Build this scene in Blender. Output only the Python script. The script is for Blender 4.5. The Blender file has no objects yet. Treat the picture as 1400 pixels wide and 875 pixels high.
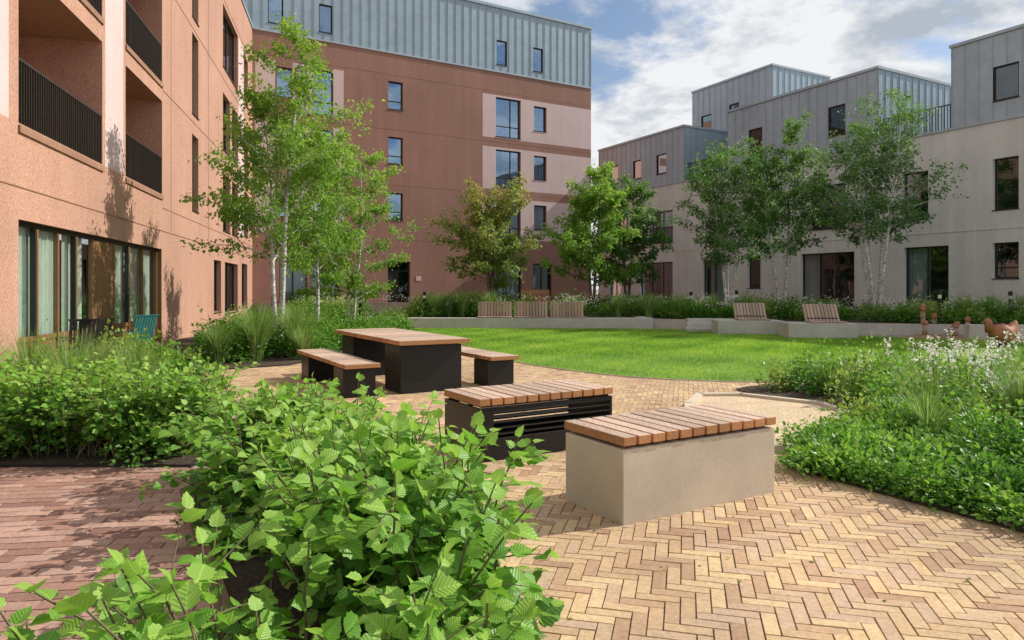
import bpy, math, random
import numpy as np
from mathutils import Vector
rng=np.random.default_rng(7)
R=random.Random(7)
scene=bpy.context.scene
col=scene.collection

# ------------------------------------------------------------------ materials
def _new(name):
    m=bpy.data.materials.new(name); m.use_nodes=True
    nt=m.node_tree; nt.nodes.clear()
    out=nt.nodes.new('ShaderNodeOutputMaterial')
    return m,nt,out
def N(nt,t,**k):
    n=nt.nodes.new(t)
    for a,b in k.items():
        if a in n.inputs: n.inputs[a].default_value=b
        else: setattr(n,a,b)
    return n
def c4(c): return (c[0],c[1],c[2],1)
def M(name,c1,c2,scale=20,rough=.75,bump=.2,metal=0,big=.15,bigscale=.5,stretch=(1,1,1),spec=.4,dist=.01,streak=0):
    m,nt,out=_new(name); L=nt.links.new
    tc=N(nt,'ShaderNodeTexCoord'); mp=N(nt,'ShaderNodeMapping'); mp.inputs['Scale'].default_value=stretch
    L(tc.outputs['Object'],mp.inputs['Vector'])
    no=N(nt,'ShaderNodeTexNoise',Scale=scale,Detail=6,Roughness=.65); L(mp.outputs[0],no.inputs['Vector'])
    rp=N(nt,'ShaderNodeValToRGB'); rp.color_ramp.elements[0].position=.33; rp.color_ramp.elements[1].position=.67
    rp.color_ramp.elements[0].color=c4(c1); rp.color_ramp.elements[1].color=c4(c2); L(no.outputs['Fac'],rp.inputs[0])
    nb=N(nt,'ShaderNodeTexNoise',Scale=bigscale,Detail=5,Roughness=.6); L(tc.outputs['Object'],nb.inputs['Vector'])
    mr=N(nt,'ShaderNodeMapRange'); mr.inputs[1].default_value=.3; mr.inputs[2].default_value=.7
    mr.inputs[3].default_value=1-big; mr.inputs[4].default_value=1+big; L(nb.outputs['Fac'],mr.inputs[0])
    fac=mr.outputs[0]
    if streak:
        m2=N(nt,'ShaderNodeMapping'); m2.inputs['Scale'].default_value=(1,1,.07); L(tc.outputs['Object'],m2.inputs['Vector'])
        ns=N(nt,'ShaderNodeTexNoise',Scale=2.2,Detail=5,Roughness=.6); L(m2.outputs[0],ns.inputs['Vector'])
        ms_=N(nt,'ShaderNodeMapRange'); ms_.inputs[1].default_value=.35; ms_.inputs[2].default_value=.65; ms_.inputs[3].default_value=1-streak; ms_.inputs[4].default_value=1+streak*.5; L(ns.outputs['Fac'],ms_.inputs[0])
        mu=N(nt,'ShaderNodeMath',operation='MULTIPLY'); L(fac,mu.inputs[0]); L(ms_.outputs[0],mu.inputs[1]); fac=mu.outputs[0]
    mx=N(nt,'ShaderNodeVectorMath',operation='SCALE'); L(rp.outputs[0],mx.inputs[0]); L(fac,mx.inputs['Scale'])
    p=N(nt,'ShaderNodeBsdfPrincipled',Roughness=rough,Metallic=metal); p.inputs['Specular IOR Level'].default_value=spec
    L(mx.outputs[0],p.inputs['Base Color'])
    b=N(nt,'ShaderNodeBump',Strength=bump,Distance=dist); L(no.outputs['Fac'],b.inputs['Height']); L(b.outputs[0],p.inputs['Normal'])
    L(p.outputs[0],out.inputs[0]); return m
def ramp_set(rp,stops):
    e=rp.color_ramp.elements
    for i,(p,c) in enumerate(stops):
        if i<2: e[i].position=p; e[i].color=c4(c)
        else:
            k=e.new(p); k.color=c4(c)
def leafM(name,stops,trans=.38,veins=False,rough=.45):
    m,nt,out=_new(name); L=nt.links.new
    at=N(nt,'ShaderNodeAttribute',attribute_name='rnd')
    rp=N(nt,'ShaderNodeValToRGB'); ramp_set(rp,stops)
    L(at.outputs['Fac'],rp.inputs[0]); colr=rp.outputs[0]
    p=N(nt,'ShaderNodeBsdfPrincipled',Roughness=rough); p.inputs['Specular IOR Level'].default_value=.35
    if veins:
        lu=N(nt,'ShaderNodeAttribute',attribute_name='lu'); lv=N(nt,'ShaderNodeAttribute',attribute_name='lv')
        ab=N(nt,'ShaderNodeMath',operation='ABSOLUTE'); L(lv.outputs['Fac'],ab.inputs[0])
        m1=N(nt,'ShaderNodeMath',operation='MULTIPLY_ADD'); L(ab.outputs[0],m1.inputs[0]); m1.inputs[1].default_value=-.9; L(lu.outputs['Fac'],m1.inputs[2])
        m2=N(nt,'ShaderNodeMath',operation='MULTIPLY'); L(m1.outputs[0],m2.inputs[0]); m2.inputs[1].default_value=40
        sn=N(nt,'ShaderNodeMath',operation='SINE'); L(m2.outputs[0],sn.inputs[0])
        mr=N(nt,'ShaderNodeMapRange'); mr.inputs[1].default_value=-1; mr.inputs[2].default_value=1; mr.inputs[3].default_value=.92; mr.inputs[4].default_value=1.06
        L(sn.outputs[0],mr.inputs[0])
        rib=N(nt,'ShaderNodeMapRange'); rib.inputs[1].default_value=0; rib.inputs[2].default_value=.05; rib.inputs[3].default_value=1.35; rib.inputs[4].default_value=1
        L(ab.outputs[0],rib.inputs[0])
        mm=N(nt,'ShaderNodeMath',operation='MULTIPLY'); L(mr.outputs[0],mm.inputs[0]); L(rib.outputs[0],mm.inputs[1])
        sc=N(nt,'ShaderNodeVectorMath',operation='SCALE'); L(colr,sc.inputs[0]); L(mm.outputs[0],sc.inputs['Scale']); colr=sc.outputs[0]
        b=N(nt,'ShaderNodeBump',Strength=.35,Distance=.0015); L(sn.outputs[0],b.inputs['Height']); L(b.outputs[0],p.inputs['Normal'])
    L(colr,p.inputs['Base Color'])
    t=N(nt,'ShaderNodeBsdfTranslucent'); hs=N(nt,'ShaderNodeHueSaturation',Saturation=1.05,Value=1.4); L(colr,hs.inputs['Color']); L(hs.outputs[0],t.inputs['Color'])
    ms=N(nt,'ShaderNodeMixShader',Fac=trans); L(p.outputs[0],ms.inputs[1]); L(t.outputs[0],ms.inputs[2]); L(ms.outputs[0],out.inputs[0]); return m
def brickM(name,stops,rough=.85):
    m,nt,out=_new(name); L=nt.links.new
    at=N(nt,'ShaderNodeAttribute',attribute_name='rnd')
    rp=N(nt,'ShaderNodeValToRGB'); ramp_set(rp,stops)
    L(at.outputs['Fac'],rp.inputs[0])
    tc=N(nt,'ShaderNodeTexCoord'); no=N(nt,'ShaderNodeTexNoise',Scale=45,Detail=6,Roughness=.7); L(tc.outputs['Object'],no.inputs['Vector'])
    nb=N(nt,'ShaderNodeTexNoise',Scale=.9,Detail=5); L(tc.outputs['Object'],nb.inputs['Vector'])
    a=N(nt,'ShaderNodeMapRange'); a.inputs[1].default_value=.3;a.inputs[2].default_value=.7;a.inputs[3].default_value=.74;a.inputs[4].default_value=1.2; L(no.outputs['Fac'],a.inputs[0])
    b2=N(nt,'ShaderNodeMapRange'); b2.inputs[1].default_value=.3;b2.inputs[2].default_value=.7;b2.inputs[3].default_value=.80;b2.inputs[4].default_value=1.1; L(nb.outputs['Fac'],b2.inputs[0])
    mm=N(nt,'ShaderNodeMath',operation='MULTIPLY'); L(a.outputs[0],mm.inputs[0]); L(b2.outputs[0],mm.inputs[1])
    sc=N(nt,'ShaderNodeVectorMath',operation='SCALE'); L(rp.outputs[0],sc.inputs[0]); L(mm.outputs[0],sc.inputs['Scale'])
    p=N(nt,'ShaderNodeBsdfPrincipled',Roughness=rough); p.inputs['Specular IOR Level'].default_value=.3
    L(sc.outputs[0],p.inputs['Base Color'])
    b=N(nt,'ShaderNodeBump',Strength=.5,Distance=.004); L(no.outputs['Fac'],b.inputs['Height']); L(b.outputs[0],p.inputs['Normal'])
    L(p.outputs[0],out.inputs[0]); return m
def woodM(name,top1,top2,side1,side2):
    m,nt,out=_new(name); L=nt.links.new
    g=N(nt,'ShaderNodeNewGeometry'); sx=N(nt,'ShaderNodeSeparateXYZ'); L(g.outputs['Normal'],sx.inputs[0])
    tc=N(nt,'ShaderNodeTexCoord')
    mp=N(nt,'ShaderNodeMapping'); mp.inputs['Rotation'].default_value=(0,0,math.radians(-31)); mp.inputs['Scale'].default_value=(9,1.2,9)
    L(tc.outputs['Object'],mp.inputs[0])
    no=N(nt,'ShaderNodeTexNoise',Scale=9,Detail=7,Roughness=.65); L(mp.outputs[0],no.inputs['Vector'])
    def ramp(a,b):
        r=N(nt,'ShaderNodeValToRGB'); r.color_ramp.elements[0].position=.3; r.color_ramp.elements[1].position=.7
        r.color_ramp.elements[0].color=c4(a); r.color_ramp.elements[1].color=c4(b); L(no.outputs['Fac'],r.inputs[0]); return r
    r1=ramp(top1,top2); r2=ramp(side1,side2)
    cl=N(nt,'ShaderNodeMapRange'); cl.inputs[1].default_value=.4; cl.inputs[2].default_value=.9; L(sx.outputs[2],cl.inputs[0])
    mx=N(nt,'ShaderNodeMix',data_type='RGBA'); L(cl.outputs[0],mx.inputs[0]); L(r2.outputs[0],mx.inputs[6]); L(r1.outputs[0],mx.inputs[7])
    isl=N(nt,'ShaderNodeMapRange'); isl.inputs[3].default_value=.72; isl.inputs[4].default_value=1.2; L(g.outputs['Random Per Island'],isl.inputs[0])
    sc=N(nt,'ShaderNodeVectorMath',operation='SCALE'); L(mx.outputs[2],sc.inputs[0]); L(isl.outputs[0],sc.inputs['Scale'])
    p=N(nt,'ShaderNodeBsdfPrincipled',Roughness=.7); L(sc.outputs[0],p.inputs['Base Color'])
    b=N(nt,'ShaderNodeBump',Strength=.3,Distance=.003); L(no.outputs['Fac'],b.inputs['Height']); L(b.outputs[0],p.inputs['Normal'])
    L(p.outputs[0],out.inputs[0]); return m
def glassM(name,tint,fac,gc=(.85,.93,1)):
    m,nt,out=_new(name); L=nt.links.new
    t=N(nt,'ShaderNodeBsdfTransparent',Color=c4(tint)); g=N(nt,'ShaderNodeBsdfGlossy',Color=c4(gc),Roughness=.02)
    tc=N(nt,'ShaderNodeTexCoord'); no=N(nt,'ShaderNodeTexNoise',Scale=1.2,Detail=1); L(tc.outputs['Object'],no.inputs['Vector'])
    b=N(nt,'ShaderNodeBump',Strength=.08,Distance=.05); L(no.outputs['Fac'],b.inputs['Height']); L(b.outputs[0],g.inputs['Normal'])
    lw=N(nt,'ShaderNodeLayerWeight',Blend=.25)
    ad=N(nt,'ShaderNodeMath',operation='ADD',use_clamp=True); L(lw.outputs['Fresnel'],ad.inputs[0]); ad.inputs[1].default_value=fac
    ms=N(nt,'ShaderNodeMixShader'); L(ad.outputs[0],ms.inputs[0]); L(t.outputs[0],ms.inputs[1]); L(g.outputs[0],ms.inputs[2]); L(ms.outputs[0],out.inputs[0]); return m

m_pink=M('pink_render',(.35,.175,.12),(.63,.37,.27),32,.9,.55,big=.10,bigscale=.4,streak=.07)
m_brown=M('brown_render',(.22,.105,.078),(.43,.24,.185),40,.9,.35,big=.10,bigscale=.3,streak=.08)
m_pale=M('pale_panel',(.60,.45,.43),(.70,.55,.53),25,.9,.15,big=.06,streak=.04)
m_cream=M('cream_render',(.60,.56,.51),(.70,.66,.61),18,.9,.15,big=.10,bigscale=.35,streak=.08)
m_zinc=M('zinc_blue',(.29,.37,.43),(.34,.43,.49),3,.5,.02,metal=.2,big=.07,streak=.05)
m_zinc2=M('zinc_grey',(.36,.40,.44),(.43,.47,.51),3,.5,.02,metal=.2,big=.07,streak=.06)
m_frame=M('frame_dark',(.02,.018,.016),(.03,.026,.022),10,.45,.02)
m_bronze=M('bronze_panel',(.20,.105,.045),(.25,.135,.06),5,.5,.05)
m_soffit=M('soffit',(.30,.16,.10),(.36,.20,.13),8,.8,.05)
m_rail=M('rail_bronze',(.035,.026,.02),(.05,.038,.03),10,.5,.02)
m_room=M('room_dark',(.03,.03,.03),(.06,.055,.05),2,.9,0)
m_curt=M('curtain',(.66,.70,.64),(.8,.82,.77),6,.9,0)
m_glass=glassM('glass',(.5,.56,.58),.12,(.7,.78,.85))
m_glassC=glassM('glass_sky_tinted',(.5,.56,.62),.42,(.55,.76,1.0))  # blue of a reflected sky is put into the gloss colour
m_glass2=glassM('glass_clear',(.74,.82,.77),.10)
m_conc=M('tan_concrete',(.53,.445,.34),(.62,.53,.415),75,.85,.10,big=.12,bigscale=1.8,streak=.06)
m_conc2=M('grey_concrete',(.44,.41,.36),(.56,.53,.47),30,.85,.2,big=.12,bigscale=1.5)
m_steel=M('black_steel',(.014,.014,.015),(.022,.022,.023),30,.38,.05,metal=.2)
m_wood=woodM('hardwood',(.37,.26,.19),(.60,.45,.35),(.34,.14,.05),(.56,.28,.12))
m_wood2=woodM('hardwood_weathered',(.36,.26,.20),(.54,.42,.33),(.31,.20,.145),(.48,.34,.25))
m_joint=M('joint_sand',(.16,.12,.085),(.26,.205,.15),60,.95,.3)
m_soil=M('soil',(.035,.024,.016),(.10,.068,.045),30,.95,.9,dist=.04)
m_ground=M('ground_paving',(.26,.22,.18),(.34,.29,.24),15,.9,.2)
m_lawn=M('lawn_turf',(.09,.18,.025),(.16,.29,.045),14,.9,.6,big=.2,bigscale=.35,dist=.03)
m_sand=M('play_sand',(.62,.46,.29),(.80,.63,.43),25,.95,.9,big=.12,bigscale=3,dist=.05)
m_bark=M('bark_brown',(.09,.07,.05),(.2,.16,.12),18,.9,.8,stretch=(1,1,.3))
m_birch=M('birch_bark',(.16,.15,.14),(.78,.76,.72),7,.8,.3,stretch=(1,1,2.6))
m_stem=M('green_stem',(.10,.08,.04),(.16,.13,.06),20,.8,.2)
m_yb=brickM('buff_brick',[(0,(.40,.245,.155)),(1,(.62,.455,.27)),(.16,(.48,.31,.19)),(.34,(.56,.39,.22)),(.5,(.50,.345,.23)),(.64,(.62,.43,.23)),(.8,(.50,.35,.245)),(.9,(.64,.46,.25))])
m_rb=brickM('red_brick',[(0,(.25,.135,.105)),(1,(.50,.31,.235)),(.3,(.36,.20,.15)),(.7,(.44,.28,.22))])
m_leafF=leafM('leaf_front',[(0,(.04,.12,.022)),(1,(.34,.52,.10)),(.35,(.11,.27,.035)),(.7,(.21,.41,.055))],.38,True,.4)
m_leafA=leafM('leaf_shrub',[(0,(.03,.085,.014)),(1,(.27,.44,.07)),(.5,(.11,.26,.033))],.4)
m_leafB=leafM('leaf_cover',[(0,(.032,.10,.016)),(1,(.30,.47,.08)),(.5,(.12,.28,.038))],.38)
m_leafC=leafM('leaf_border_yellow',[(0,(.06,.11,.02)),(1,(.42,.47,.13)),(.5,(.20,.30,.055))],.4)
m_leafT=leafM('leaf_birch',[(0,(.08,.17,.022)),(1,(.36,.50,.09)),(.5,(.18,.33,.045))],.48)
m_leafD=leafM('leaf_dark_birch',[(0,(.03,.08,.02)),(1,(.22,.35,.08)),(.5,(.09,.20,.04))],.45)
m_leafO=leafM('leaf_olive',[(0,(.07,.13,.025)),(1,(.40,.42,.11)),(.5,(.20,.30,.06)),(.88,(.40,.32,.10))],.45)
m_grassO=leafM('leaf_ornamental_grass',[(0,(.08,.17,.03)),(1,(.40,.48,.17)),(.5,(.20,.34,.075))],.35)
m_blade=leafM('leaf_lawn',[(0,(.10,.22,.025)),(1,(.46,.60,.10)),(.5,(.26,.45,.05))],.36,rough=.6)
m_flower=leafM('white_flower',[(0,(.62,.62,.48)),(1,(.88,.87,.8))],.3)
m_carved=M('carved_wood',(.28,.10,.045),(.45,.19,.09),12,.6,.3)
m_green=M('green_powdercoat',(.03,.17,.16),(.045,.21,.20),5,.4,.02)

# ------------------------------------------------------------------ mesh helpers
class Part:
    def __init__(s): s.v=[];s.f=[];s.m=[];s.mats=[]
    def mi(s,m):
        if m not in s.mats: s.mats.append(m)
        return s.mats.index(m)
    def face(s,pts,m):
        i=len(s.v); s.v+= [tuple(p) for p in pts]; s.f.append(tuple(range(i,i+len(pts)))); s.m.append(s.mi(m))
    def hexa(s,p,m):
        i=len(s.v); s.v+=[tuple(q) for q in p]; k=s.mi(m)
        for f in ((0,3,2,1),(4,5,6,7),(0,1,5,4),(1,2,6,5),(2,3,7,6),(3,0,4,7)):
            s.f.append(tuple(i+j for j in f)); s.m.append(k)
    def tube(s,pts,rad,sides,m,cap=True):
        pts=[Vector(p) for p in pts]; base=len(s.v); k=s.mi(m); n=len(pts)
        for i,p in enumerate(pts):
            d=(pts[min(i+1,n-1)]-pts[max(i-1,0)])
            if d.length<1e-6: d=Vector((0,0,1))
            d.normalize(); a=d.cross(Vector((0.13,1,0.05)) if abs(d.y)<.9 else Vector((1,0,0))).normalized(); b=d.cross(a)
            for j in range(sides):
                t=2*math.pi*j/sides; q=p+(a*math.cos(t)+b*math.sin(t))*rad[i]; s.v.append(tuple(q))
        for i in range(n-1):
            for j in range(sides):
                a0=base+i*sides+j; a1=base+i*sides+(j+1)%sides
                s.f.append((a0,a1,a1+sides,a0+sides)); s.m.append(k)
        if cap:
            s.f.append(tuple(base+j for j in range(sides))[::-1]); s.m.append(k)
            s.f.append(tuple(base+(n-1)*sides+j for j in range(sides))); s.m.append(k)
    def obj(s,name,parent=None,bevel=0,smooth=False):
        me=bpy.data.meshes.new(name); me.from_pydata(s.v,[],s.f)
        for m in s.mats: me.materials.append(m)
        me.polygons.foreach_set('material_index',s.m)
        if smooth: me.polygons.foreach_set('use_smooth',[True]*len(s.f))
        me.update(); o=bpy.data.objects.new(name,me); col.objects.link(o)
        if parent: o.parent=parent
        if bevel:
            b=o.modifiers.new('bevel','BEVEL'); b.width=bevel; b.segments=2; b.limit_method='ANGLE'
        return o
class Fr:
    def __init__(s,O,U,Nn):
        s.O=Vector((O[0],O[1],O[2] if len(O)>2 else 0)); s.U=Vector((U[0],U[1],0)).normalized(); s.N=Vector((Nn[0],Nn[1],0)).normalized()
    def P(s,u,n,z): return s.O+s.U*u+s.N*n+Vector((0,0,z))
    def box(s,part,u0,u1,n0,n1,z0,z1,m):
        P=s.P; part.hexa([P(u0,n0,z0),P(u1,n0,z0),P(u1,n1,z0),P(u0,n1,z0),P(u0,n0,z1),P(u1,n0,z1),P(u1,n1,z1),P(u0,n1,z1)],m)
class Grp:
    def __init__(s,name):
        s.e=bpy.data.objects.new(name,None); col.objects.link(s.e); s.p={}
    def __getitem__(s,k):
        if k not in s.p: s.p[k]=Part()
        return s.p[k]
    def done(s,bevel=0,smooth=()):
        for k,p in s.p.items():
            if p.f: p.obj(k,s.e,bevel,k in smooth)
        return s.e
def fast_mesh(name,V,F,mat,attrs={},smooth=False,parent=None):
    me=bpy.data.meshes.new(name); V=np.ascontiguousarray(V,dtype=np.float32); F=np.ascontiguousarray(F,dtype=np.int32)
    me.vertices.add(len(V)); me.vertices.foreach_set('co',V.ravel()); m,k=F.shape
    me.loops.add(m*k); me.loops.foreach_set('vertex_index',F.ravel())
    me.polygons.add(m); me.polygons.foreach_set('loop_start',np.arange(0,m*k,k,dtype=np.int32))
    me.update(calc_edges=True)
    for a,d in attrs.items():
        at=me.attributes.new(a,'FLOAT','POINT'); at.data.foreach_set('value',np.ascontiguousarray(d,dtype=np.float32))
    me.polygons.foreach_set('use_smooth',np.full(m,bool(smooth)))
    me.materials.append(mat); o=bpy.data.objects.new(name,me); col.objects.link(o)
    if parent: o.parent=parent
    return o
def nrm(a): return a/np.maximum(np.linalg.norm(a,axis=1,keepdims=True),1e-9)
def frames(d,n):
    d=nrm(d); x=nrm(np.cross(d,n)); z=np.cross(x,d); return np.stack([x,d,z],axis=-1)
def scatter(name,tv,tf,pos,rot,scale,rnd,mat,smooth=False,parent=None,extra=None):
    tv=np.asarray(tv,float); tf=np.asarray(tf); n=len(pos); k=len(tv)
    scale=np.asarray(scale,float)
    if scale.ndim==1: scale=np.repeat(scale[:,None],3,1)
    V=np.einsum('nij,nkj->nki',rot,tv[None]*scale[:,None,:])+pos[:,None,:]
    F=(tf[None]+(np.arange(n)*k)[:,None,None]).reshape(-1,tf.shape[1])
    at={'rnd':np.repeat(np.clip(rnd,0,1),k)}
    if extra:
        for a,b in extra.items(): at[a]=np.tile(b,n)
    return fast_mesh(name,V.reshape(-1,3),F,mat,at,smooth,parent)
KITE_V=[(0,0,0),(.34,.42,.07),(0,1,-.08),(-.34,.42,.07)]; KITE_F=[(0,1,2,3)]
us=[0,.09,.2,.32,.44,.56,.7,.85,1.0]; ws=[.02,.30,.43,.40,.49,.38,.38,.18,.004]
LV=[];lu=[];lv=[]
for u,w in zip(us,ws):
    for sg in (-1,0,1):
        LV.append((sg*w,u-(.05*abs(sg) if 0<u<1 else 0),.10*abs(sg)*(w/.4)-.22*u*u)); lu.append(u); lv.append(sg*w)
LF=[]
for i in range(8):
    for j in range(2): a=i*3+j; LF.append((a,a+1,a+4,a+3))
def inpoly(x,y,poly):
    x=np.asarray(x);y=np.asarray(y); r=np.zeros(x.shape,bool); n=len(poly)
    for i in range(n):
        x1,y1=poly[i];x2,y2=poly[(i+1)%n]
        if y1==y2: continue
        c=((y1>y)!=(y2>y))&(x<(x2-x1)*(y-y1)/(y2-y1)+x1); r^=c
    return r
def rand_in(poly,n):
    P=np.array(poly); a=P.min(0); b=P.max(0); out=np.zeros((0,2))
    while len(out)<n:
        q=rng.uniform(a,b,(n*3,2)); q=q[inpoly(q[:,0],q[:,1],poly)]; out=np.vstack([out,q])
    return out[:n]
def sheet(name,poly,z,mat):
    me=bpy.data.meshes.new(name); me.from_pydata([(x,y,z) for x,y in poly],[],[tuple(range(len(poly)))]); me.materials.append(mat); me.update()
    o=bpy.data.objects.new(name,me); col.objects.link(o); return o
def smoothpoly(poly,it=2):
    for _ in range(it):
        q=[]
        for i in range(len(poly)):
            a=poly[i];b=poly[(i+1)%len(poly)]
            q.append((a[0]*.75+b[0]*.25,a[1]*.75+b[1]*.25)); q.append((a[0]*.25+b[0]*.75,a[1]*.25+b[1]*.75))
        poly=q
    return poly

# ------------------------------------------------------------------ ground
sheet('ground',[(-600,-600),(600,-600),(600,900),(-600,900)],0,m_ground)
yellow=[(-.75,.3),(9,.3),(8,6),(7,11.5),(3,13),(1,20),(-1.5,26),(-6,27),(-7.2,20),(-7,13),(-6,9),(-4,7),(-2.4,5.6),(-2.0,4.7),(-1.0,2.9)]
red=[(-9,.3),(-.75,.3),(-1.0,2.9),(-2.0,4.7),(-2.4,5.6),(-9,5.9)]
sheet('paving_bed',yellow,.004,m_joint); sheet('path_bed',red,.004,m_joint)
BOXV=np.array([(-1,-1,-1),(1,-1,-1),(1,1,-1),(-1,1,-1),(-.985,-.955,0),(.985,-.955,0),(.985,.955,0),(-.985,.955,0)],float)
BOXF=np.array([(4,5,6,7),(0,1,5,4),(1,2,6,5),(2,3,7,6),(3,0,4,7)])
def bricks(name,cx,cy,ang,L,W,poly,mat,z=.014):
    k=inpoly(cx,cy,poly); cx=cx[k];cy=cy[k];ang=ang[k]+rng.normal(0,.006,k.sum()); n=len(cx)
    d=np.stack([-np.sin(ang),np.cos(ang),rng.normal(0,.008,n)],1); nn=np.stack([rng.normal(0,.008,n),rng.normal(0,.008,n),np.ones(n)],1)
    rot=frames(d,nn)
    pos=np.stack([cx,cy,z+rng.normal(0,.0009,n)],1)
    sc=np.stack([np.full(n,L/2-.0024),np.full(n,W/2-.0024),np.full(n,.010)],1)
    return scatter(name,BOXV,BOXF,pos,rot,sc,rng.random(n),mat)
W=.0685
g=np.arange(-420,420); X,Y=np.meshgrid(g,g)
kk=(X-Y)%6
h=kk==0; v=kk==5
cx=np.concatenate([(X[h]+1.5)*W,(X[v]+.5)*W]); cy=np.concatenate([(Y[h]+.5)*W,(Y[v]+1.5)*W])
an=np.concatenate([np.zeros(h.sum()),np.full(v.sum(),math.pi/2)])
th=math.radians(-14); cx2=cx*math.cos(th)-cy*math.sin(th); cy2=cx*math.sin(th)+cy*math.cos(th)
bricks('paving_herringbone',cx2,cy2+10,an+th,W*3,W,yellow,m_yb)
g1=np.arange(-60,60);g2=np.arange(-90,90); X,Y=np.meshgrid(g1,g2)
cx=(X+.5*(Y%2))*.205; cy=Y*.1; th=math.radians(8)
bricks('red_brick_path',(cx*math.cos(th)-cy*math.sin(th)-4).ravel(),(cx*math.sin(th)+cy*math.cos(th)+3).ravel(),np.full(cx.size,th),.204,.099,red,m_rb)

lawn=smoothpoly([(-1.3,18),(-.5,14.8),(.2,13.3),(1.1,12.0),(2.2,11.0),(3.7,10.6),(5.4,10.6),(8,11),(13,13),(14.5,18),(10.4,20.6),(6.2,24.4),(0,25),(-4.2,25),(-2.6,21)],1)
sheet('lawn',lawn,.03,m_lawn)
n=190000; q=rand_in(lawn,n)
keep=rng.random(n)<np.clip(16/q[:,1],.25,1.2); q=q[keep]; n=len(q)
d=np.stack([rng.normal(0,.45,n),rng.normal(0,.45,n),np.ones(n)],1); nn=np.stack([rng.normal(0,1,n),rng.normal(0,1,n),rng.normal(0,.1,n)],1)
x_,y_=q[:,0],q[:,1]
patch=.48+.12*np.sin(x_*1.3+np.sin(y_*.9)*2)+.12*np.sin(x_*3.1-y_*2.3+np.sin(x_))+.10*np.sin(x_*.6+y_*1.9+2*np.sin(x_*.35))+.08*np.sin(x_*6+3*np.sin(y_*2.1))+rng.normal(0,.2,n)
scatter('lawn_grass',[(-.12,0,0),(.12,0,0),(0,1,.1)],[(0,1,2)],np.column_stack([q,np.full(n,.025)]),frames(d,nn),rng.uniform(.025,.06,n)*np.where(q[:,1]>15,1.3,1),patch,m_blade)

bedL=[(-9,5.6),(-2.6,5.6),(-2.7,6.8),(-3.9,8.6),(-5.3,10.8),(-5.3,12.2),(-4.2,13),(-3.7,15),(-3.2,18),(-3.4,22),(-3.9,25.5),(-8.8,26),(-9.5,20),(-7.9,13.5),(-6.6,10.3),(-6.5,8),(-9,7.6)]
bedF=[(-2.3,4.9),(-1.15,2.85),(-.85,1.8),(-.8,.6),(.1,.6),(.05,2.6),(-.3,3.9),(-.8,5.0),(-1.4,5.9),(-2.2,5.8)]
bedR=smoothpoly([(2.2,5.6),(2.62,4.75),(3.05,4.0),(3.7,2.8),(4.2,1.5),(9,1.5),(13,8),(12.6,12.7),(8,10.8),(5.4,10.4),(3.7,10.35),(3.0,9.75),(4.1,8.1),(2.7,6.2)],1)
for b in (bedL,bedF,bedR): sheet('planting_soil',b,.030,m_soil)
def edging(name,line,w,hh,mat):
    p=Part()
    for a,b in zip(line[:-1],line[1:]):
        d=(b[0]-a[0],b[1]-a[1]); l=math.hypot(*d); f=Fr(a,d,(-d[1],d[0])); f.box(p,0,l+w*.3,-w/2,w/2,0,hh,mat)
    return p.obj(name)
edging('brick_edging',[(-2.2,5.75),(-2.3,4.9),(-1.15,2.85),(-.85,1.8),(-.8,.6)],.07,.040,m_rb)
edging('lawn_edging',lawn[:]+[lawn[0]],.012,.033,m_conc)
edging('steel_edging',bedL[:9],.012,.034,m_steel)
edging('steel_edging',bedF[4:10],.012,.034,m_steel)
sand=smoothpoly([(1.95,8.0),(2.65,9.55),(4.15,8.1),(2.75,6.1),(1.9,6.2)],1)
sheet('sand_pit',sand,.04,m_sand)
edging('sand_pit_kerb',sand+[sand[0]],.09,.075,m_conc)

# terrace behind the low wall (ground steps up)
fr=[(-9.5,26.5),(-3.8,25.55),(5.1,25.55),(8,23.6),(12,21.9),(17,20.2),(27,18)]
bk=[(-13.5,36),(-5,40),(5,46),(12,56),(20,56),(32,54),(50,42)]
tp=Part()
for i in range(6):
    a,b=fr[i],fr[i+1];c,d=bk[i],bk[i+1]
    tp.face([(a[0],a[1],.36),(b[0],b[1],.36),(d[0],d[1],.75),(c[0],c[1],.75)],m_soil)
    tp.face([(a[0],a[1],0),(b[0],b[1],0),(b[0],b[1],.36),(a[0],a[1],.36)],m_conc2)
tp.obj('terrace_ground')
def tz(x,y): return .36+max(0,min(1,(y-25)/18))*.38 if y>20 else 0.03

# ------------------------------------------------------------------ buildings
def facade(part,F,u0,u1,z0,z1,opens,mat,zones=()):
    us=sorted({u0,u1}|{o[i] for o in opens for i in (0,1)}|{min(max(z[i],u0),u1) for z in zones for i in (0,1)})
    zs=sorted({z0,z1}|{o[i] for o in opens for i in (2,3)}|{z[i] for z in zones for i in (2,3)})
    for a,b in zip(us[:-1],us[1:]):
        if b-a<1e-4: continue
        for c,d in zip(zs[:-1],zs[1:]):
            if d-c<1e-4: continue
            mu,mz=(a+b)/2,(c+d)/2
            if any(o[0]<mu<o[1] and o[2]<mz<o[3] for o in opens): continue
            m=mat
            for z in zones:
                if z[0]<mu<z[1] and z[2]<mz<z[3]: m=z[4]
            part.face([F.P(a,0,c),F.P(b,0,c),F.P(b,0,d),F.P(a,0,d)],m)
def reveal(part,F,a,b,c,d,dep,m,msof=None):
    P=F.P; msof=msof or m
    part.face([P(a,0,c),P(a,-dep,c),P(a,-dep,d),P(a,0,d)],m); part.face([P(b,0,c),P(b,0,d),P(b,-dep,d),P(b,-dep,c)],m)
    part.face([P(a,0,c),P(b,0,c),P(b,-dep,c),P(a,-dep,c)],m); part.face([P(a,0,d),P(a,-dep,d),P(b,-dep,d),P(b,0,d)],msof)
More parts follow.
